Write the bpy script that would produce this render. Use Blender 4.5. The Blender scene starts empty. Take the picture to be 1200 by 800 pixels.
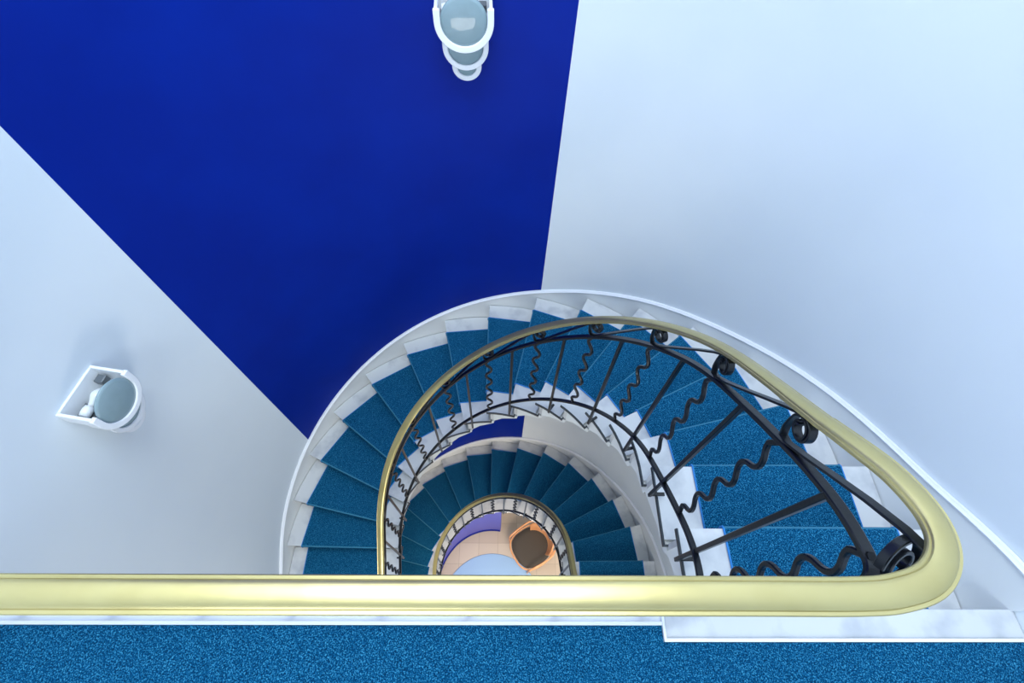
import bpy, bmesh, math, random
from mathutils import Vector, Matrix
random.seed(7)
PI = math.pi
SC = bpy.context.scene
COL = SC.collection

# ------------------------------------------------------------------ camera, world, lights
H_STEP = .172
N_RISE = 19
STOREY = H_STEP * N_RISE                    # 3.268 m from landing to landing
Z_TOP = 2 * STOREY                          # floor of the upper landing
EYE = Z_TOP + 1.6675
CX, CY = -.095, .5925                       # axis of the round stair end
R_WALL = 1.698
R_IN, R_OUT = .9165, 1.558                  # carpet runner
R_EDGE = .75                                # open end of the steps
R_RAIL = .692

cam_d = bpy.data.cameras.new('camera')
cam_d.sensor_fit = 'HORIZONTAL'; cam_d.sensor_width = 36.0
cam_d.lens = 565.0 / 1200 * 36
cam_d.clip_start = .02
cam = bpy.data.objects.new('camera', cam_d); COL.objects.link(cam)
rt = Vector((0.99962241, 0.00099985, 0.02745969))
up = Vector((-0.01500487, 0.85704707, 0.51501959))
fw = Vector((0.02301931, 0.51523715, -0.85673846))
m = Matrix((( rt.x, up.x, -fw.x, 0), (rt.y, up.y, -fw.y, 0), (rt.z, up.z, -fw.z, EYE), (0, 0, 0, 1)))
cam.matrix_world = m
SC.camera = cam

w = bpy.data.worlds.new('world'); SC.world = w; w.use_nodes = True
w.node_tree.nodes['Background'].inputs[0].default_value = (.55, .72, 1, 1)
w.node_tree.nodes['Background'].inputs[1].default_value = .3

def area(name, loc, size, power, color, target, sy=None):
    d = bpy.data.lights.new(name, 'AREA'); d.energy = power; d.color = color
    d.shape = 'RECTANGLE'; d.size = size; d.size_y = sy or size
    o = bpy.data.objects.new(name, d); COL.objects.link(o); o.location = loc
    v = Vector(target) - Vector(loc)
    o.rotation_euler = v.to_track_quat('-Z', 'Y').to_euler()
    return o
Z_CEIL = Z_TOP + 4.4
area('skylight_light', (-.35, .75, Z_CEIL - .06), 2.0, 160, (.86, .945, 1.0), (-.2, .75, 0), 2.0)
area('landing_window_light', (-.9, -2.1, Z_TOP + 1.7), 1.4, 38, (.89, .95, 1.0), (.8, 1.2, Z_TOP - .6), 1.4)
area('lobby_light', (.5, -.5, STOREY - .42), 0.9, 80, (1.0, .86, .72), (.4, .3, 0), .9)
area('mid_landing_fill_light', (-.2, -2.1, STOREY + 1.8), 1.1, 62, (1.0, .95, .88), (0, .6, STOREY), 1.1)  # unseen fill, added to warm and brighten the middle storey

vs = SC.view_settings
SC.display_settings.display_device = 'sRGB'
vs.view_transform = 'Standard'; vs.look = 'None'; vs.gamma = 1; vs.use_curve_mapping = False
vs.exposure = 0.0

# ------------------------------------------------------------------ materials
def lin(c):
    return tuple(((x / 255) / 12.92 if x / 255 <= .04045 else ((x / 255 + .055) / 1.055) ** 2.4) for x in c)
def mat(name, rgb, rough=.5, metal=0, bump=None, spec=.5, vary=None, trans=0, coat=0):
    """bump=(scale,strength); vary=(rgb2, scale, lo, hi, detail)"""
    mt = bpy.data.materials.new(name); mt.use_nodes = True
    nt = mt.node_tree; b = nt.nodes['Principled BSDF']
    b.inputs['Base Color'].default_value = (*lin(rgb), 1)
    b.inputs['Roughness'].default_value = rough; b.inputs['Metallic'].default_value = metal
    b.inputs['Specular IOR Level'].default_value = spec
    b.inputs['Transmission Weight'].default_value = trans
    b.inputs['Coat Weight'].default_value = coat
    tc = nt.nodes.new('ShaderNodeTexCoord')
    if vary:
        n = nt.nodes.new('ShaderNodeTexNoise'); n.inputs['Scale'].default_value = vary[1]
        n.inputs['Detail'].default_value = vary[4] if len(vary) > 4 else 3
        nt.links.new(tc.outputs['Object'], n.inputs['Vector'])
        r = nt.nodes.new('ShaderNodeMapRange'); r.inputs['From Min'].default_value = vary[2]; r.inputs['From Max'].default_value = vary[3]
        nt.links.new(n.outputs['Fac'], r.inputs['Value'])
        mx = nt.nodes.new('ShaderNodeMix'); mx.data_type = 'RGBA'
        mx.inputs[6].default_value = (*lin(rgb), 1); mx.inputs[7].default_value = (*lin(vary[0]), 1)
        nt.links.new(r.outputs['Result'], mx.inputs[0]); nt.links.new(mx.outputs[2], b.inputs['Base Color'])
    if bump:
        n2 = nt.nodes.new('ShaderNodeTexNoise'); n2.inputs['Scale'].default_value = bump[0]; n2.inputs['Detail'].default_value = 2
        nt.links.new(tc.outputs['Object'], n2.inputs['Vector'])
        bp = nt.nodes.new('ShaderNodeBump'); bp.inputs['Strength'].default_value = bump[1]; bp.inputs['Distance'].default_value = .01
        nt.links.new(n2.outputs['Fac'], bp.inputs['Height']); nt.links.new(bp.outputs['Normal'], b.inputs['Normal'])
    return mt
M = {}
M['white'] = mat('white_wall_paint', (226, 235, 241), .55, bump=(60, .02), vary=((220, 230, 238), 1.3, .35, .7))
M['blue'] = mat('cobalt_wall_paint', (0, 33, 138), .5, bump=(40, .03), vary=((0, 38, 148), 2.2, .35, .7), spec=.12)
M['plaster'] = mat('white_plaster', (226, 231, 232), .6)
M['moulding'] = mat('white_gloss_paint', (238, 243, 250), .3)
M['lavender'] = mat('lavender_blue_wall', (86, 88, 190), .5)  # one even lavender blue for the curved wall under the stair
M['marble'] = mat('white_marble', (206, 210, 213), .3, vary=((160, 166, 176), 6, .5, .76, 9), bump=(30, .02))
M['iron'] = mat('black_painted_iron', (9, 13, 19), .3, spec=.45, bump=(90, .04))
M['steel'] = mat('dark_metal_edging', (52, 60, 66), .35, metal=.4)
M['brass'] = mat('pale_gold_handrail', (186, 174, 122), .34, metal=.8, bump=(35, .03), vary=((172, 158, 104), 7, .5, .8))
M['binding'] = mat('light_blue_carpet_binding', (40, 128, 205), .7)
M['frame_wood'] = mat('honey_bentwood', (226, 166, 118), .38, vary=((212, 146, 98), 14, .4, .7))
M['seat_fabric'] = mat('dark_taupe_upholstery', (70, 64, 58), .85, bump=(300, .2))
M['pale_nosing'] = mat('pale_carpet_nosing', (44, 118, 150), .9, bump=(300, .3))  # lighter blue strip along the front edge of each carpeted step
M['rug'] = mat('pale_blue_wool', (160, 196, 236), .9, bump=(220, .15))
M['lamp_white'] = mat('white_lamp_casing', (240, 244, 248), .35)
M['glass'] = mat('frosted_glass', (134, 158, 166), .4, spec=.4, vary=((146, 170, 178), 9, .4, .7), coat=.3)
M['bulb'] = mat('lamp_bulb_glass', (225, 230, 232), .1, coat=.5)
M['socket'] = mat('grey_lamp_metal', (120, 126, 130), .35, metal=.7)

def carpet():
    mt = bpy.data.materials.new('blue_carpet'); mt.use_nodes = True
    nt = mt.node_tree; b = nt.nodes['Principled BSDF']
    b.inputs['Roughness'].default_value = .95; b.inputs['Specular IOR Level'].default_value = .1
    tc = nt.nodes.new('ShaderNodeTexCoord')
    mp = nt.nodes.new('ShaderNodeMapping'); mp.inputs['Rotation'].default_value = (.61, .47, .3)
    nt.links.new(tc.outputs['Object'], mp.inputs['Vector'])
    n = nt.nodes.new('ShaderNodeTexNoise'); n.inputs['Scale'].default_value = 270; n.inputs['Detail'].default_value = 3
    nt.links.new(mp.outputs['Vector'], n.inputs['Vector'])
    r = nt.nodes.new('ShaderNodeValToRGB')
    e = r.color_ramp.elements
    e[0].position = .36; e[0].color = (*lin((0, 44, 76)), 1)
    e[1].position = .72; e[1].color = (*lin((64, 152, 190)), 1)
    k = r.color_ramp.elements.new(.52); k.color = (*lin((0, 76, 118)), 1)
    nt.links.new(n.outputs['Fac'], r.inputs[0]); nt.links.new(r.outputs[0], b.inputs['Base Color'])
    n2 = nt.nodes.new('ShaderNodeTexNoise'); n2.inputs['Scale'].default_value = 260
    nt.links.new(mp.outputs['Vector'], n2.inputs['Vector'])
    bp = nt.nodes.new('ShaderNodeBump'); bp.inputs['Strength'].default_value = .5; bp.inputs['Distance'].default_value = .004
    nt.links.new(n2.outputs['Fac'], bp.inputs['Height']); nt.links.new(bp.outputs['Normal'], b.inputs['Normal'])
    return mt
M['carpet'] = carpet()
def floor_mat():
    mt = bpy.data.materials.new('beige_floor_tiles'); mt.use_nodes = True
    nt = mt.node_tree; b = nt.nodes['Principled BSDF']; b.inputs['Roughness'].default_value = .35
    tc = nt.nodes.new('ShaderNodeTexCoord'); br = nt.nodes.new('ShaderNodeTexBrick')
    br.offset = 0; br.inputs['Scale'].default_value = 1
    br.inputs['Color1'].default_value = (*lin((212, 198, 180)), 1); br.inputs['Color2'].default_value = (*lin((196, 180, 162)), 1)
    br.inputs['Mortar'].default_value = (*lin((178, 162, 146)), 1)
    br.inputs['Mortar Size'].default_value = .003; br.inputs['Brick Width'].default_value = .3; br.inputs['Row Height'].default_value = .3
    nt.links.new(tc.outputs['Object'], br.inputs['Vector']); nt.links.new(br.outputs['Color'], b.inputs['Base Color'])
    return mt
M['floor'] = floor_mat()

# ------------------------------------------------------------------ helpers
def make(name, verts, faces, mats, parent=None, fm=None, smooth=False, kind=None, fix=True):
    me = bpy.data.meshes.new(name); me.from_pydata([tuple(v) for v in verts], [], faces)
    if not isinstance(mats, (list, tuple)): mats = [mats]
    for k in mats: me.materials.append(k)
    if fm:
        for p, i in zip(me.polygons, fm): p.material_index = i
    if fix:
        bm = bmesh.new(); bm.from_mesh(me); bmesh.ops.recalc_face_normals(bm, faces=bm.faces); bm.to_mesh(me); bm.free()
    if smooth:
        for p in me.polygons: p.use_smooth = True
    o = bpy.data.objects.new(name, me); COL.objects.link(o)
    if parent: o.parent = parent
    if kind: o['kind'] = kind
    return o
def tag(o, label, cat, group=None):
    o['label'] = label; o['category'] = cat
    if group: o['group'] = group
    return o
def empty(name, loc=(0, 0, 0), rz=0):
    o = bpy.data.objects.new(name, None); COL.objects.link(o); o.location = loc; o.rotation_euler = (0, 0, rz)
    o.empty_display_size = .1
    return o
def autosmooth(o, deg=35):
    bm = bmesh.new(); bm.from_mesh(o.data)
    for e in bm.edges:
        e.smooth = len(e.link_faces) == 2 and e.calc_face_angle(0) < math.radians(deg)
    for f in bm.faces: f.smooth = True
    bm.to_mesh(o.data); bm.free()
def bevel(o, wd, seg=2):
    md = o.modifiers.new('bevel', 'BEVEL'); md.width = wd; md.segments = seg; md.limit_method = 'ANGLE'; md.angle_limit = math.radians(40)

def sweep(pts, prof, closed_ends=True, lat=None):
    """profile [(lateral, normal)] swept along pts; lateral stays horizontal unless lat (a list of vectors) is given"""
    n = len(pts); k = len(prof); V = []; F = []
    for i, p in enumerate(pts):
        t = (pts[min(i + 1, n - 1)] - pts[max(i - 1, 0)]).normalized()
        l = lat[i] if lat else (t.cross(Vector((0, 0, 1))) if abs(t.z) < .98 else Vector((1, 0, 0)))
        l = (l - t * l.dot(t)).normalized(); u = l.cross(t).normalized()
        for (x, y) in prof: V.append(p + l * x + u * y)
    for i in range(n - 1):
        for j in range(k):
            F.append((i * k + j, i * k + (j + 1) % k, (i + 1) * k + (j + 1) % k, (i + 1) * k + j))
    if closed_ends: F.append(tuple(range(k))); F.append(tuple((n - 1) * k + j for j in range(k)))
    return V, F
def rect(wd, ht, c=.15):
    a, b = wd / 2, ht / 2; k = min(wd, ht) * c
    return [(a, -b + k), (a, b - k), (a - k, b), (-a + k, b), (-a, b - k), (-a, -b + k), (-a + k, -b), (a - k, -b)]
def circ(r, n=10): return [(r * math.cos(2 * PI * i / n), r * math.sin(2 * PI * i / n)) for i in range(n)]
def join(parts):
    V = []; F = []
    for v, f in parts:
        o = len(V); V += list(v); F += [tuple(i + o for i in q) for q in f]
    return V, F
def boxvf(x0, x1, y0, y1, z0, z1):
    V = [Vector(p) for p in ((x0,y0,z0),(x1,y0,z0),(x1,y1,z0),(x0,y1,z0),(x0,y0,z1),(x1,y0,z1),(x1,y1,z1),(x0,y1,z1))]
    return V, [(0,3,2,1),(4,5,6,7),(0,1,5,4),(1,2,6,5),(2,3,7,6),(3,0,4,7)]
def prism(poly, z0, z1):
    n = len(poly); V = [Vector((x, y, z0)) for x, y in poly] + [Vector((x, y, z1)) for x, y in poly]
    F = [tuple(range(n)), tuple(range(n, 2 * n))] + [(i, (i + 1) % n, n + (i + 1) % n, n + i) for i in range(n)]
    return V, F
def crom(P, n=12):
    Q = []
    P = [P[0] * 2 - P[1]] + P + [P[-1] * 2 - P[-2]]
    for i in range(1, len(P) - 2):
        for k in range(n):
            t = k / n
            Q.append(.5 * ((2 * P[i]) + (P[i+1] - P[i-1]) * t + (2 * P[i-1] - 5 * P[i] + 4 * P[i+1] - P[i+2]) * t * t + (3 * P[i] - P[i-1] - 3 * P[i+1] + P[i+2]) * t ** 3))
    Q.append(P[-2]); return Q

# ------------------------------------------------------------------ the plan of the stair
# u runs down the stair: metres before the bend (u<0), radians round it, metres after it (u>pi)
UN = [-.27, .01, .24, .46, .68, .90, 1.122, 1.347, 1.572, 1.798, 2.025, 2.258, 2.488, 2.71, 2.925, 3.125, PI + .265, PI + .49, PI + .71]
U_LAND = -.5375
def P(u, R, z=0, d=0):
    """point at station u and radius R, moved d metres down the stair"""
    if u < 0: return Vector((CX + R, CY + u + d, z))
    if u > PI: return Vector((CX - R, CY - (u - PI) - d, z))
    return Vector((CX + R * math.cos(u) - d * math.sin(u), CY + R * math.sin(u) + d * math.cos(u), z))
def idx(u):
    K = [(U_LAND, -1)] + [(x, i) for i, x in enumerate(UN)]
    if u <= U_LAND: return -1
    for (a, i), (b, j) in zip(K, K[1:]):
        if u <= b: return i + (u - a) / (b - a)
    return N_RISE - 1
def idxs(u):
    s = 0
    for k in range(-4, 5): s += idx(max(u + k * .045, U_LAND))
    return s / 9
def useq(u0, u1, st=.06):
    """stations between u0 and u1, always with the ends of the bend"""
    n = max(2, int(abs(u1 - u0) / st) + 1)
    L = [u0 + (u1 - u0) * i / n for i in range(n + 1)]
    for k in (0, PI):
        if min(u0, u1) < k < max(u0, u1): L.append(k)
    return sorted(set(L))

def metres(u, R): return u if u < 0 else (u * R if u < PI else PI * R + u - PI)
def table(T, R=1, wd=.03):
    T = [(metres(a, R), b) for a, b in T]
    def f(x):
        if x <= T[0][0]: return T[0][1]
        for (a, i), (b, j) in zip(T, T[1:]):
            if x <= b: return i + (j - i) * (x - a) / (b - a)
        return T[-1][1]
    return lambda u: sum(f(metres(u, R) + k * wd) for k in range(-4, 5)) / 9
# drop of the handrail and of the skirting cap below eye level, by station
RAIL_D = table([(-.48, .70), (-.41, .720), (-.325, .772), (-.235, .842), (-.11, .945), (.07, 1.086), (.31, 1.255), (.55, 1.432), (.79, 1.620), (1.06, 1.835), (1.25, 1.985), (1.61, 2.267), (1.95, 2.530), (2.28, 2.775), (2.66, 3.070), (3.01, 3.35), (PI + .3, 3.66), (PI + .62, 3.93), (PI + .70, 3.968), (PI + 2, 3.968)], .692, .028)
CAP_D = table([(-.5375, 1.445), (-.356, 1.590), (-.187, 1.700), (-.017, 1.802), (.17, 1.965), (.32, 2.105), (.46, 2.244), (.62, 2.396), (.82, 2.540), (1.0, 2.688), (1.16, 2.823), (1.39, 2.998), (1.63, 3.158), (1.97, 3.398), (2.27, 3.622), (2.58, 3.860), (2.85, 4.075), (PI, 4.30), (PI + .71, 4.76)], 1.696, .07)
def rail_z(z0, u): return z0 + 1.6675 - RAIL_D(u)

# ------------------------------------------------------------------ room shell
YB = -2.3
def shell():
    inner = [(CX + R_WALL, YB), (CX + R_WALL, CY)]
    marks = sorted(set([math.radians(76.45), math.radians(152.55)] + [PI * i / 96 for i in range(1, 96)]))
    inner += [(CX + R_WALL * math.cos(t), CY + R_WALL * math.sin(t)) for t in marks]
    inner += [(CX - R_WALL, CY), (CX - R_WALL, YB)]
    outer = [(CX + R_WALL + .15, YB)] + [(CX + (x - CX) * (R_WALL + .15) / R_WALL, (CY + (y - CY) * (R_WALL + .15) / R_WALL) if y > CY else y) for x, y in inner[1:-1]] + [(CX - R_WALL - .15, YB)]
    n = len(inner); V = []
    for z in (0, Z_CEIL):
        for p in inner: V.append((*p, z))
        for p in outer: V.append((*p, z))
    F = []; fm = []
    for i in range(n - 1):
        mx = (inner[i][0] + inner[i+1][0]) / 2 - CX; my = (inner[i][1] + inner[i+1][1]) / 2 - CY
        an = math.degrees(math.atan2(my, mx))
        F.append((i, i + 1, 2 * n + i + 1, 2 * n + i)); fm.append(1 if 76.45 < an < 152.55 and my > 0 else 0)
        F.append((n + i, n + i + 1, 3 * n + i + 1, 3 * n + i)); fm.append(0)
        for zz in (0, 2 * n): F.append((zz + i, zz + i + 1, zz + n + i + 1, zz + n + i)); fm.append(0)
    for i in (0, n - 1): F.append((i, n + i, 3 * n + i, 2 * n + i)); fm.append(0)
    o = make('wall_far', V, F, [M['white'], M['blue']], fm=fm, kind='structure'); autosmooth(o, 20)
shell()
v, f = boxvf(CX - R_WALL - .15, CX + R_WALL + .15, YB - .15, YB, 0, Z_CEIL); make('wall_back', v, f, M['white'], kind='structure')
v, f = boxvf(CX - R_WALL - .15, CX + R_WALL + .15, YB - .15, CY + R_WALL + .15, Z_CEIL, Z_CEIL + .15); make('ceiling', v, f, M['plaster'], kind='structure')
v, f = boxvf(CX - R_WALL - .15, CX + R_WALL + .15, YB - .15, CY + R_WALL + .15, -.2, 0); make('floor', v, f, M['floor'], kind='structure')

def landing(z, top):
    g = .002
    XL, XR = CX - R_WALL + g, CX + R_WALL - g
    # structural slab
    yl = .052 if top else -.14
    poly = [(XL, YB), (XR, YB), (XR, .03), (.485, .03), (.485, .045), (CX - R_EDGE, .045)] + ([(XL, .045)] if top else [(CX - R_EDGE, yl), (XL, yl)])
    v, f = prism(poly, z - .26, z - .034)
    o = make('floor_landing', v, f, M['plaster'], kind='structure')
    # marble nosing at the head of the flight
    v, f = prism([(.502, -.016), (XR, -.016), (XR, .061), (.502, .061)], z - .034, z)
    o = make('trim_1', v, f, M['marble'], kind='structure'); bevel(o, .004)
    v, f = join([boxvf(.502, XR, -.026, -.016, z - .034, z + .009), boxvf(.496, .504, -.026, .055, z - .034, z + .009)])
    o = make('trim_2', v, f, M['moulding'], kind='structure'); bevel(o, .002)
    x0 = XL if top else CX - R_EDGE
    v, f = join([boxvf(x0, .496, .026, .058, z - .034, z - .003), boxvf(x0, .496, .016, .027, z - .034, z + .008)])
    o = make('trim_3', v, f, M['moulding'], kind='structure'); bevel(o, .002)
    # carpet
    poly = [(XL, YB), (XR, YB), (XR, -.027), (.495, -.027), (.495, .015), (x0, .015)] + ([] if top else [(x0, -.135), (XL, -.135)])
    v, f = prism(poly, z - .034, z)
    o = make('landing_carpet', v, f, M['carpet'])
    return o
tag(landing(Z_TOP, True), 'blue speckled carpet of the upper landing below the straight handrail', 'carpet')
tag(landing(STOREY, False), 'blue carpet of the middle landing between the upper and lower flights', 'carpet')

# skirting with a moulded cap that follows each flight
def skirting(z0, name):
    us = useq(U_LAND - .0, UN[-1], .05)
    prof = None
    L = []
    for u in us:
        z = z0 - H_STEP * (idxs(u) + 1)
        L.append((u, z))
    rings = []
    for u, z in L:
        bot = z - H_STEP * 1.35
        tp = z0 + 1.6675 - CAP_D(u)
        rings.append([P(u, R_WALL - .002, bot), P(u, R_WALL - .014, bot), P(u, R_WALL - .014, tp - .026), P(u, R_WALL - .020, tp - .022), P(u, R_WALL - .024, tp - .012),
                      P(u, R_WALL - .017, tp - .006), P(u, R_WALL - .014, tp), P(u, R_WALL - .002, tp)])
    k = 8; V = [p for r in rings for p in r]; F = []; fm = []
    for i in range(len(rings) - 1):
        for j in range(k):
            F.append((i*k+j, i*k+(j+1)%k, (i+1)*k+(j+1)%k, (i+1)*k+j)); fm.append(1 if j in (0, 1) else 0)
    F.append(tuple(range(k))); fm.append(0); F.append(tuple((len(rings)-1)*k + j for j in range(k))); fm.append(0)
    o = make(name, V, F, [M['moulding'], M['plaster']], fm=fm, kind='structure'); autosmooth(o, 30)
skirting(Z_TOP, 'trim_4'); skirting(STOREY, 'trim_5')

# ------------------------------------------------------------------ flights
def grid_solid(us, radii_uz, name=None): pass
def band(us_d, Ra, Rb, z0, z1):
    """solid between radii, stations given as (u, d), z0..z1 numbers or functions of index"""
    n = len(us_d); V = []
    for i, (u, d) in enumerate(us_d):
        a = z0[i] if isinstance(z0, list) else z0; b = z1[i] if isinstance(z1, list) else z1
        V += [P(u, Ra, a, d), P(u, Rb, a, d), P(u, Rb, b, d), P(u, Ra, b, d)]
    F = [(0, 1, 2, 3), tuple(4 * (n - 1) + j for j in (0, 1, 2, 3))]
    for i in range(n - 1):
        for j in range(4): F.append((4*i+j, 4*i+(j+1)%4, 4*i+4+(j+1)%4, 4*i+4+j))
    return V, F
def flight(z0, label):
    root = empty('stair_flight', (0, 0, 0)); tag(root, label, 'stairs')
    parts = []
    for i in range(N_RISE - 1):
        z = z0 - H_STEP * (i + 1)
        uf = UN[i]; ub = UN[i - 1] if i else U_LAND
        us = useq(ub, uf, .08)
        ud = [(us[0], -.012)] + [(u, 0) for u in us[1:]]
        # marble tread with its riser
        t = band(ud, R_EDGE, R_WALL - .018, z - .03, z)
        rs = band([(uf, -.05), (uf, -.028)], R_EDGE + .012, R_WALL - .018, z - H_STEP, z - .03)
        v, f = join([t, rs])
        st = make('step', v, f, M['marble'], root)
        # carpet: back of tread -> nosing -> down the riser
        th = .009
        us0 = us; us = [us[0]] + [k for k in (0, PI) if ub < k < uf] + [us[-1]]
        if i: bk = (-.026)
        else: bk = .0
        outer = [(us[0], bk, z + th)] + [(u, 0, z + th) for u in us[1:-1]] + [(uf, 0, z + th), (uf, .008, z + .003), (uf, .009, z - .026), (uf, .004, z - .037), (uf, -.017, z - .044), (uf, -.018, z - H_STEP + .010)]
        inner = [(us[0], bk, z + .0005)] + [(u, 0, z + .0005) for u in us[1:-1]] + [(uf, -.002, z + .0005), (uf, .0005, z), (uf, .0005, z - .026), (uf, 0, z - .031), (uf, -.027, z - .031), (uf, -.027, z - H_STEP + .010)]
        V = []; F = []; fm = []
        for (u, d, zz), (u2, d2, z2) in zip(outer, inner):
            V += [P(u, R_IN, zz, d), P(u, R_OUT, zz, d), P(u2, R_OUT, z2, d2), P(u2, R_IN, z2, d2)]
        n = len(outer)
        for a in range(n - 1):
            for j in range(4):
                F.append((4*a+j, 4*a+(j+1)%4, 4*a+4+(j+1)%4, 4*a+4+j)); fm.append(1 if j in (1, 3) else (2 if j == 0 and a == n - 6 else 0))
        F.append((0, 1, 2, 3)); fm.append(0); F.append(tuple(4*(n-1)+j for j in range(4))); fm.append(0)
        # sewn edge binding
        make('carpet', V, F, [M['carpet'], M['binding'], M['pale_nosing']], st, fm=fm)
        for Rr in (R_IN, R_OUT):
            pts = [P(u, Rr, zz - .003, d) for (u, d, zz) in outer[:-2]]
            v, f = sweep(pts, circ(.0042, 6)); make('binding', v, f, M['binding'], st, smooth=True)
        # metal edging at the open end
        us = us0
        pts = [P(us[0], R_EDGE - .004 , z - .008, -.03)] + [P(u, R_EDGE - .004, z - .008) for u in us]
        v1 = sweep(pts, rect(.007, .022))
        v2 = sweep([P(us[0], R_EDGE - .007, z - .008, -.033), P(us[0], R_EDGE + .03, z - .008, -.033)], rect(.007, .022))
        v, f = join([v1, v2]); make('edging', v, f, M['steel'], st)
    # plastered body: open string and soffit
    pr = []
    for i in range(N_RISE - 1):
        z = z0 - H_STEP * (i + 1)
        uf = UN[i]; ub = UN[i - 1] if i else U_LAND
        us = useq(ub, uf, .08)
        lo = [max(z0 - H_STEP * (idxs(u) + 1) - .245, .001 if z0 < 5 else -9) for u in us]
        pr.append((us, z, lo))
    V = []; F = []
    for us, z, lo in pr:
        ud = [(us[0], -.05 if us[0] > U_LAND else 0)] + [(u, 0) for u in us[1:-1]] + [(us[-1], -.05)]
        v, f = band(ud, R_EDGE + .014, R_WALL - .003, lo, z - .03)
        V, F = join([(V, F), (v, f)])
    make('string', V, F, M['plaster'], root)
    return root
flight(Z_TOP, 'upper curved flight of white marble steps with blue carpet runner')
flight(STOREY, 'lower curved flight of marble steps in shade, seen through the well')

# ------------------------------------------------------------------ railings
def rail_path(z0, hgt, Rr, start_x, corner, y0=.04, dz_end=0):
    pts = [Vector((start_x, y0, z0 + hgt)), Vector((start_x + .3, y0, z0 + hgt))]
    x = start_x + .6
    while x < corner[0][0] - .12: pts.append(Vector((x, y0, z0 + hgt))); x += .3
    for (cx, cy) in corner: pts.append((Vector((cx, cy, z0 + hgt))))
    # height: level up to the corner, then down with the nosings
    out = crom(pts, 8)
    off = hgt - H_RAIL
    def zz(y): return rail_z(z0, y - CY) + off
    us = useq(-.19, UN[-1] - .02, .04)
    out2 = [P(u, Rr, rail_z(z0, u) + off) for u in us]
    res = []
    for p in out:
        res.append(Vector((p.x, p.y, zz(p.y))))
    a = res[-1]
    return res + out2
def handrail_prof():
    q = [(.0170 * math.cos(math.radians(t)), .0035 + .0045 * math.sin(math.radians(t))) for t in range(0, 181, 15)]
    return [(.0235, -.004), (.0235, .001), (.0220, .0028), (.0180, .0022)] + q + [(-.0180, .0022), (-.0220, .0028), (-.0235, .001), (-.0235, -.004), (-.019, -.007), (.019, -.007)]
SCROLL_U = [-.249, .022, .405, .785, 1.154, 1.532, 1.904, 2.283, 2.66, 3.035, PI + .185, PI + .44]
H_RAIL, H_UP, H_LOW = .9675, .8355, .122
R_LOW = .705
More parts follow.
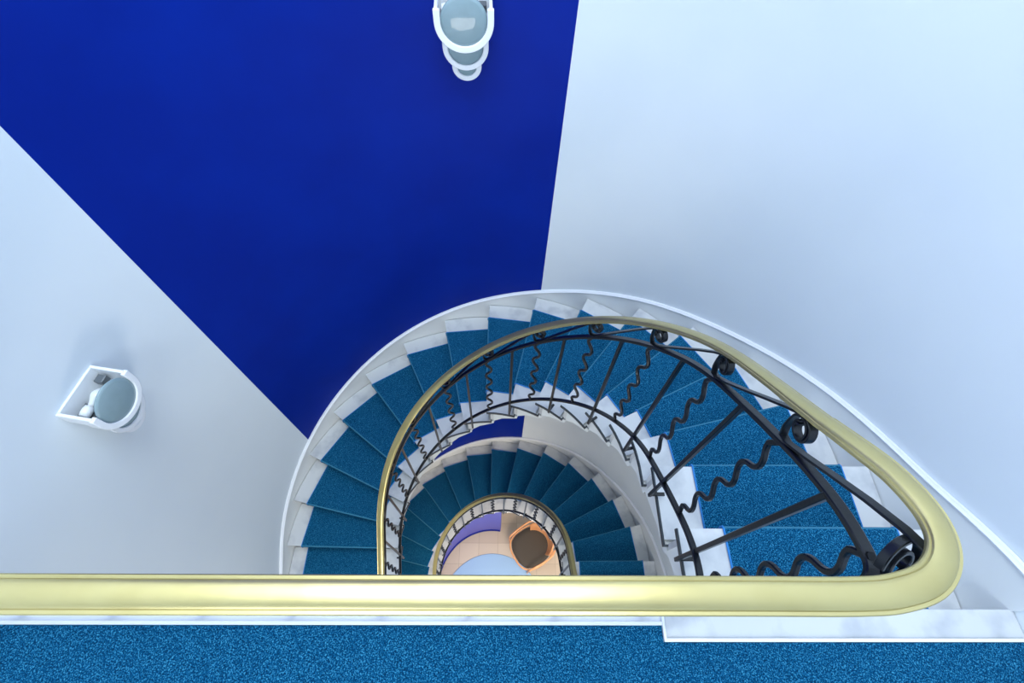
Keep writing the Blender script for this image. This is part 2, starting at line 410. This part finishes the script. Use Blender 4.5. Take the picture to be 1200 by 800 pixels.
def railing(z0, label, xl):
    root = empty('stair_railing', (0, 0, 0)); tag(root, label, 'railing')
    zn = lambda u: rail_z(z0, u) - H_RAIL
    corner = [(.47, .040), (.53, .0445), (.584, .061), (.620, .095), (.634, .142), (.628, .21), (.611, .28), (.600, .34)]
    pts = rail_path(z0, H_RAIL, R_RAIL, xl, corner)
    v, f = sweep(pts, handrail_prof()); o = make('handrail', v, f, M['brass'], root); autosmooth(o, 30)
    cb = [(.45, .052), (.52, .053), (.575, .062), (.604, .09), (.606, .15), (.601, .25), (.598, .33)]
    v, f = sweep(rail_path(z0, H_UP, R_RAIL, xl, cb, .052), rect(.022, .013)); o = make('upper_bar', v, f, M['iron'], root)
    cl = [(.45, .050), (.50, .052), (.55, .062), (.585, .09), (.60, .15), (.608, .25), (.610, .33)]
    v, f = sweep(rail_path(z0, H_LOW, R_LOW, xl, cl, .050), rect(.020, .013)); o = make('lower_bar', v, f, M['iron'], root)

    # stations of balusters: (top point, bottom point, tangent, wavy)
    def station(u):
        if u > -.40:
            z = zn(u); t = (P(u, R_RAIL, 0, .01) - P(u, R_RAIL, 0, -.01)).normalized()
            return P(u, R_RAIL, z + H_UP), P(u, R_LOW, z + H_LOW), t, P(u, R_EDGE + .014, z - .12)
        return None
    def baluster(top, bot, t, wavy, foot):
        ax = (bot - top); L = ax.length; d = ax.normalized()
        side = d.cross(t).normalized()
        if wavy:
            n = 72; cyc = 4.5; pts = []
            for k in range(n + 1):
                s = k / n
                env = min(1, s * 14, (1 - s) * 14)
                w_ = math.sin(2 * PI * cyc * s); w_ = math.copysign(abs(w_) ** .8, w_)
                pts.append(top + d * (L * s) + t * (.0165 * env * w_))
            v, f = sweep(pts, rect(.013, .013, .2), lat=[side] * len(pts))
            make('wavy_baluster', v, f, M['iron'], root)
        else:
            end = bot + d * .20 if foot is not None else bot
            parts = [sweep([top, end], rect(.014, .014, .12), lat=[side, side])]
            if foot is not None:
                ft = Vector((foot.x, foot.y, end.z + .016))
                parts.append(sweep([end + Vector((0, 0, .016)), ft], rect(.014, .014)))
            v, f = join(parts); make('straight_baluster', v, f, M['iron'], root)
    us = []
    for i, u in enumerate(SCROLL_U):
        us.append((u, True))
        nx = SCROLL_U[i + 1] if i + 1 < len(SCROLL_U) else None
        if nx:
            # halfway, measured along the path
            a = u * (R_RAIL if 0 < u < PI else 1); 
            if u < 0 < nx: mid = (u + nx * R_RAIL) / 2; mid = mid if mid < 0 else mid / R_RAIL
            elif u < PI < nx: mid = (u * R_RAIL + (PI * R_RAIL + nx - PI)) / 2 / R_RAIL; mid = mid if mid < PI else PI + (mid - PI) * R_RAIL
            else: mid = (u + nx) / 2
            us.append((mid, False))
    us.append((-.38, False))
    for u, wv in us:
        tp, bt, t, ft = station(u); baluster(tp, bt, t, wv, None if wv else ft)
    # corner and landing balusters
    tx = Vector((1, 0, 0))
    baluster(Vector((.606, .105, z0 + H_UP)), Vector((.606, .125, z0 + H_LOW + .03)), Vector((0, 1, 0)), True, None)
    x = .566 - .13; wv = False; land_x = []
    while x > xl + .05:
        baluster(Vector((x, .052, z0 + H_UP)), Vector((x, .050, z0 + H_LOW)), tx, wv, None if wv else Vector((x, .048, 0)))
        if wv: land_x.append(x)
        x -= .13; wv = not wv
    # scrollwork: one ribbon from each coil up to the next
    def ribbon(f3, L, cw=.018, end=True):
        """f3(s, z) -> point and radial direction; L distance to the next coil"""
        c = .070; q = []
        sl = (f3(.02, 0)[0].z - f3(-.02, 0)[0].z) / .04          # slope of the rail here: coils stay round, not sheared
        sl2 = (f3(L + .02, 0)[0].z - f3(L - .02, 0)[0].z) / .04
        for k in range(34):
            s = k / 33; an = math.radians(180 - 400 * (1 - s)); rr = .008 + .021 * s ** .8
            x, y = rr * math.cos(an), rr * math.sin(an)
            q.append((x, c + y - sl * x))
        x = -.029
        q += [(x * .97, c - .014 - sl * x * .8), (x * .82, .036 - sl * x * .35), (x * .45, .015), (.008, .006)]
        q += [(.05, .018), (.10, .040), (.16, .070), (.212, .096), (L - .012, .112)]
        for k in range(1, 26 if end else 2):
            s = k / 25; an = math.radians(75 - 300 * s); rr = .033 - .019 * s
            x, y = rr * math.cos(an), rr * math.sin(an)
            q.append((L + x, c + .004 + y - sl2 * x))
        pts = []; lat = []
        for (x, z) in q:
            p, n = f3(x, z); pts.append(p); lat.append(n)
        v, f = sweep(pts, rect(cw, .0055, .2), lat=lat)
        o = make('scroll', v, f, M['iron'], root); autosmooth(o, 40)
    def upath(u, s):
        """station s metres up the stair from u along the rail line"""
        m_ = (u if u < 0 else (u * R_RAIL if u < PI else PI * R_RAIL + u - PI)) - s
        return m_ if m_ < 0 else (m_ / R_RAIL if m_ < PI * R_RAIL else PI + m_ - PI * R_RAIL)
    def on_flight(u0):
        def g(s, z):
            u = upath(u0, s); p = P(u, R_RAIL, zn(u) + H_UP + .006 + z)
            if u < -.30:
                k = min(1, (-.30 - u) / .25); p.x += -.012 * k + .03 * k * min(1, z / .1)
            c_ = Vector((CX, max(CY, 0), 0)); n = P(u, 1.0) - P(u, .5)
            return p, n.normalized()
        return g
    ml = lambda u: u if u < 0 else (u * R_RAIL if u < PI else PI * R_RAIL + u - PI)
    prev = -.509
    for u in SCROLL_U:
        ribbon(on_flight(u), ml(u) - (ml(prev) if prev != -.509 else prev), end=prev != -.509); prev = u
    def on_landing(x0, sgn=1):
        return lambda s, z: (Vector((x0 + s, .052 - .01 * z / .1, z0 + H_UP + .006 + z)), Vector((0, 1, 0)))
    # the big coil that turns the corner, leaning outwards under the rail
    dr = Vector((.95, .42, 0)).normalized(); n_ = Vector((-dr.y, dr.x, 0))
    q = []
    for k in range(70):
        t_ = k / 69; an = math.radians(160 - 600 * t_); rr = .048 - .036 * t_
        q.append((rr * math.cos(an), rr * math.sin(an)))
    bd = (Vector((0, 0, .8)) + n_ * .6)
    base = Vector((.603, .090, z0 + H_UP + .058)); la = dr.cross(bd).normalized()
    v, f = sweep([base + dr * a_ + bd * b_ for a_, b_ in q], rect(.015, .007, .2), lat=[la] * len(q))
    o = make('scroll', v, f, M['iron'], root); autosmooth(o, 40)
    for x in land_x: ribbon(on_landing(x), .26)
    # rail brackets: a short collar where each coil meets the handrail
    return root
railing(Z_TOP, 'pale gold handrail nearest the viewer, on black wavy iron balusters', CX - R_WALL + .02)
railing(STOREY, 'lower handrail with wavy black balusters, the small one deep in the well', CX - R_WALL + 1.0)

# ------------------------------------------------------------------ ground floor
def understair():
    K = lambda u: .80
    us = [math.radians(80.5) + (PI - math.radians(80.5)) * i / 28 for i in range(29)]
    def wall(name, o0, o1, top, mt):
        V = []; F = []
        for u in us:
            zt = min(top, max(STOREY - H_STEP * (idxs(u) + 1) - .25, .1)); r = K(u)
            V += [P(u, r + o0, 0), P(u, r + o1, 0), P(u, r + o1, zt), P(u, r + o0, zt)]
        n = len(us)
        for i in range(n - 1):
            for j in range(4): F.append((4*i+j, 4*i+(j+1)%4, 4*i+4+(j+1)%4, 4*i+4+j))
        F += [(0, 1, 2, 3), tuple(4*(n-1)+j for j in range(4))]
        o = make(name, V, F, mt, kind='structure'); autosmooth(o, 30)
    wall('wall_understair', 0, .06, 9, M['lavender'])
    wall('baseboard_understair', -.012, -.0005, .07, M['blue'])
understair()

def rug():
    n = 96; cx, cy, R = -.08, .29, .755
    V = []; F = []
    rings = [(R - .002, .0005), (R, .006), (R - .006, .012), (R * .5, .0125)]
    for r, z in rings: V += [Vector((cx + r * math.cos(2*PI*i/n), cy + r * math.sin(2*PI*i/n), z)) for i in range(n)]
    for k in range(3):
        for i in range(n): F.append((k*n+i, k*n+(i+1)%n, (k+1)*n+(i+1)%n, (k+1)*n+i))
    F.append(tuple(range(n))); F.append(tuple(3*n+i for i in range(n)))
    o = make('round_rug', V, F, M['rug']); autosmooth(o, 40)
    tag(o, 'pale blue round rug on the lobby floor at the bottom of the well', 'rug')
rug()

def superellipse(a, b, n, e=2.6, sc=1.0):
    L = []
    for i in range(n):
        t = 2 * PI * i / n; c, s = math.cos(t), math.sin(t)
        L.append((sc * a * math.copysign(abs(c) ** (2 / e), c), sc * b * math.copysign(abs(s) ** (2 / e), s)))
    return L
def armchair(x, y, rz):
    root = empty('armchair', (x, y, 0), rz)
    tag(root, 'dark upholstered armchair with honey bentwood frame on the lobby floor', 'chair')
    # seat pad; the chair faces +Y locally
    a, b = .265, .275; n = 40
    V = []; F = []
    lay = [(.90, .375), (1.0, .39), (1.0, .425), (.94, .447), (.70, .455), (.30, .450)]
    for s, z in lay: V += [Vector((px, py, z)) for px, py in superellipse(a, b, n, 2.7, s)]
    for k in range(len(lay) - 1):
        for i in range(n): F.append((k*n+i, k*n+(i+1)%n, (k+1)*n+(i+1)%n, (k+1)*n+i))
    F.append(tuple(range(n))); F.append(tuple((len(lay)-1)*n+i for i in range(n)))
    make('seat', V, F, M['seat_fabric'], root, smooth=True)
    # bentwood ring round the seat
    pts = [Vector((px, py, .405)) for px, py in superellipse(a + .022, b + .022, 60, 2.7)]
    k = rect(.022, .06, .25); m_ = len(k); V = []; F = []
    for i, p in enumerate(pts):
        t = (pts[(i+1) % 60] - pts[i-1]).normalized(); l = t.cross(Vector((0, 0, 1)))
        V += [p + l * q[0] + Vector((0, 0, q[1])) for q in k]
    for i in range(60):
        for j in range(m_): F.append((i*m_+j, i*m_+(j+1)%m_, ((i+1)%60)*m_+(j+1)%m_, ((i+1)%60)*m_+j))
    o = make('seat_frame', V, F, M['frame_wood'], root); autosmooth(o, 50)
    # armrests: hoops that leave the front legs, run back and meet the backrest
    for sx in (-1, 1):
        pl = [Vector((sx*.245, .21, .0 if sx > 0 else .0135)), Vector((sx*.255, .225, .30)), Vector((sx*.265, .225, .56)), Vector((sx*.275, .17, .635)), Vector((sx*.29, .0, .655)), Vector((sx*.28, -.16, .665)), Vector((sx*.20, -.275, .68)), Vector((sx*.10, -.315, .69))]
        v, f = sweep(crom(pl, 8), rect(.026, .02, .3)); o = make('armrest', v, f, M['frame_wood'], root); autosmooth(o, 50)
        v, f = sweep([Vector((sx*.20, -.20, .40)), Vector((sx*.235, -.30, .0))], rect(.028, .024, .3)); make('leg', v, f, M['frame_wood'], root)
    # curved backrest shell
    V = []; F = []; nu = 24
    for i in range(nu + 1):
        an = math.radians(205 + 130 * i / nu)
        for (ro, z) in ((.0, .47), (.02, .60), (.045, .74), (.050, .80), (.035, .80), (.028, .74), (.004, .60), (-.016, .47)):
            e = 1 - abs(i / nu * 2 - 1) ** 3
            zz = .47 + (z - .47) * (.45 + .55 * e)
            V.append(Vector(((.235 + ro) * math.cos(an), (.265 + ro) * math.sin(an), zz)))
    for i in range(nu):
        for j in range(8): F.append((i*8+j, i*8+(j+1)%8, (i+1)*8+(j+1)%8, (i+1)*8+j))
    F.append(tuple(range(8))); F.append(tuple(nu*8+j for j in range(8)))
    o = make('backrest', V, F, M['frame_wood'], root); autosmooth(o, 50)
    return root
armchair(.505, 1.09, math.radians(122))

# ------------------------------------------------------------------ wall sconces
def ushape(r, top, n=28):
    """open U in the x-z plane: straight sides up to z=top, half circle below"""
    return [(r, top)] + [(r * math.cos(t), r * math.sin(t)) for t in [-PI * i / n for i in range(n + 1)]] + [(-r, top)]
def ushell(ro, ri, top, y0, y1, cz=0):
    o = ushape(ro, top); i = ushape(ri, top); n = len(o); V = []; F = []
    for k in range(n):
        (a, b), (c, d) = o[k], i[k]
        V += [Vector((a, y0, cz + b)), Vector((c, y0, cz + d)), Vector((c, y1, cz + d)), Vector((a, y1, cz + b))]
    for k in range(n - 1):
        for j in range(4): F.append((4*k+j, 4*k+(j+1)%4, 4*k+4+(j+1)%4, 4*k+4+j))
    F += [(0, 1, 2, 3), tuple(4*(n-1)+j for j in range(4))]
    return V, F
def sconce(u, z, label):
    """round glass lens in a U-shaped casing that is open at the top, over two smaller ones set back below it"""
    p = P(u, 1.680); root = empty('wall_sconce', (p.x, p.y, z), u + PI / 2)
    tag(root, label, 'wall lamp', 'white tiered wall lamps')
    def disc(r, y, cz, name='glass_lens'):
        n = 40; V = []
        rings = [(r, y - .007), (r, y - .001), (r * .85, y + .002), (r * .4, y + .004)]
        for q, yy in rings: V += [Vector((q * math.cos(2*PI*i/n), yy, cz + q * math.sin(2*PI*i/n))) for i in range(n)]
        F = [(k*n+i, k*n+(i+1)%n, (k+1)*n+(i+1)%n, (k+1)*n+i) for k in range(3) for i in range(n)] + [tuple(range(n)), tuple(3*n+i for i in range(n))]
        make(name, V, F, M['glass'], root, smooth=True)
    TOP = .052
    v, f = ushell(.118, .104, TOP, -.017, .135); o = make('casing', v, f, M['lamp_white'], root); autosmooth(o, 40); bevel(o, .003)
    v, f = ushell(.123, .096, TOP - .004, .128, .146); o = make('front_ring', v, f, M['lamp_white'], root); autosmooth(o, 40); bevel(o, .003)
    disc(.0965, .139, 0)
    # back plate and, inside, the lamp with its holder
    pl = ushape(.104, TOP); n = len(pl)
    V = [Vector((x, -.017, zz)) for x, zz in pl] + [Vector((x, -.005, zz)) for x, zz in pl]
    make('back_plate', V, [tuple(range(n)), tuple(range(n, 2*n))] + [(i, (i+1) % n, n+(i+1) % n, n+i) for i in range(n)], M['lamp_white'], root)
    def tube(x0, x1, rads, y=.060, zz=.012):
        V = []; F = []; nn = 14; k = len(rads)
        for i, r in enumerate(rads):
            x = x0 + (x1 - x0) * i / (k - 1)
            V += [Vector((x, y + r * math.cos(2*PI*j/nn), zz + r * math.sin(2*PI*j/nn))) for j in range(nn)]
        for i in range(k - 1):
            for j in range(nn): F.append((i*nn+j, i*nn+(j+1)%nn, (i+1)*nn+(j+1)%nn, (i+1)*nn+j))
        F += [tuple(range(nn)), tuple((k-1)*nn+j for j in range(nn))]
        return V, F
    SX = 1
    v, f = tube(SX * .092, SX * .048, [.019, .021, .021, .018]); make('socket', v, f, M['lamp_white'], root, smooth=True)
    v, f = tube(SX * .048, SX * -.040, [.011, .013, .017, .023, .026, .024, .016, .004]); make('bulb', v, f, M['bulb'], root, smooth=True)
    v, f = boxvf(.030, .100, .011, .090, -.014, -.009); make('bracket', v, f, M['socket'], root)
    v, f = boxvf(-.095, -.058, .011, .050, -.010, .022); o = make('terminal_block', v, f, M['socket'], root); bevel(o, .003)
    # middle and lower lenses
    for nm, r, y1, cz in (('middle', .100, .100, -.123), ('lower', .067, .062, -.226)):
        v, f = ushell(r - .004, r - .018, .05, -.017, y1 - .008, cz); o = make(nm + '_casing', v, f, M['lamp_white'], root); autosmooth(o, 40)
        v, f = ushell(r, r - .023, .045, y1 - .012, y1, cz); o = make(nm + '_ring', v, f, M['lamp_white'], root); autosmooth(o, 40); bevel(o, .003)
        disc(r - .0225, y1 - .006, cz, nm + '_lens')
sconce(math.radians(92.8), EYE - 1.02, 'white tiered wall lamp on the cobalt blue painted wall')
sconce(math.radians(171), EYE - 1.917, 'white tiered wall lamp on the pale wall, lamp bulb showing')
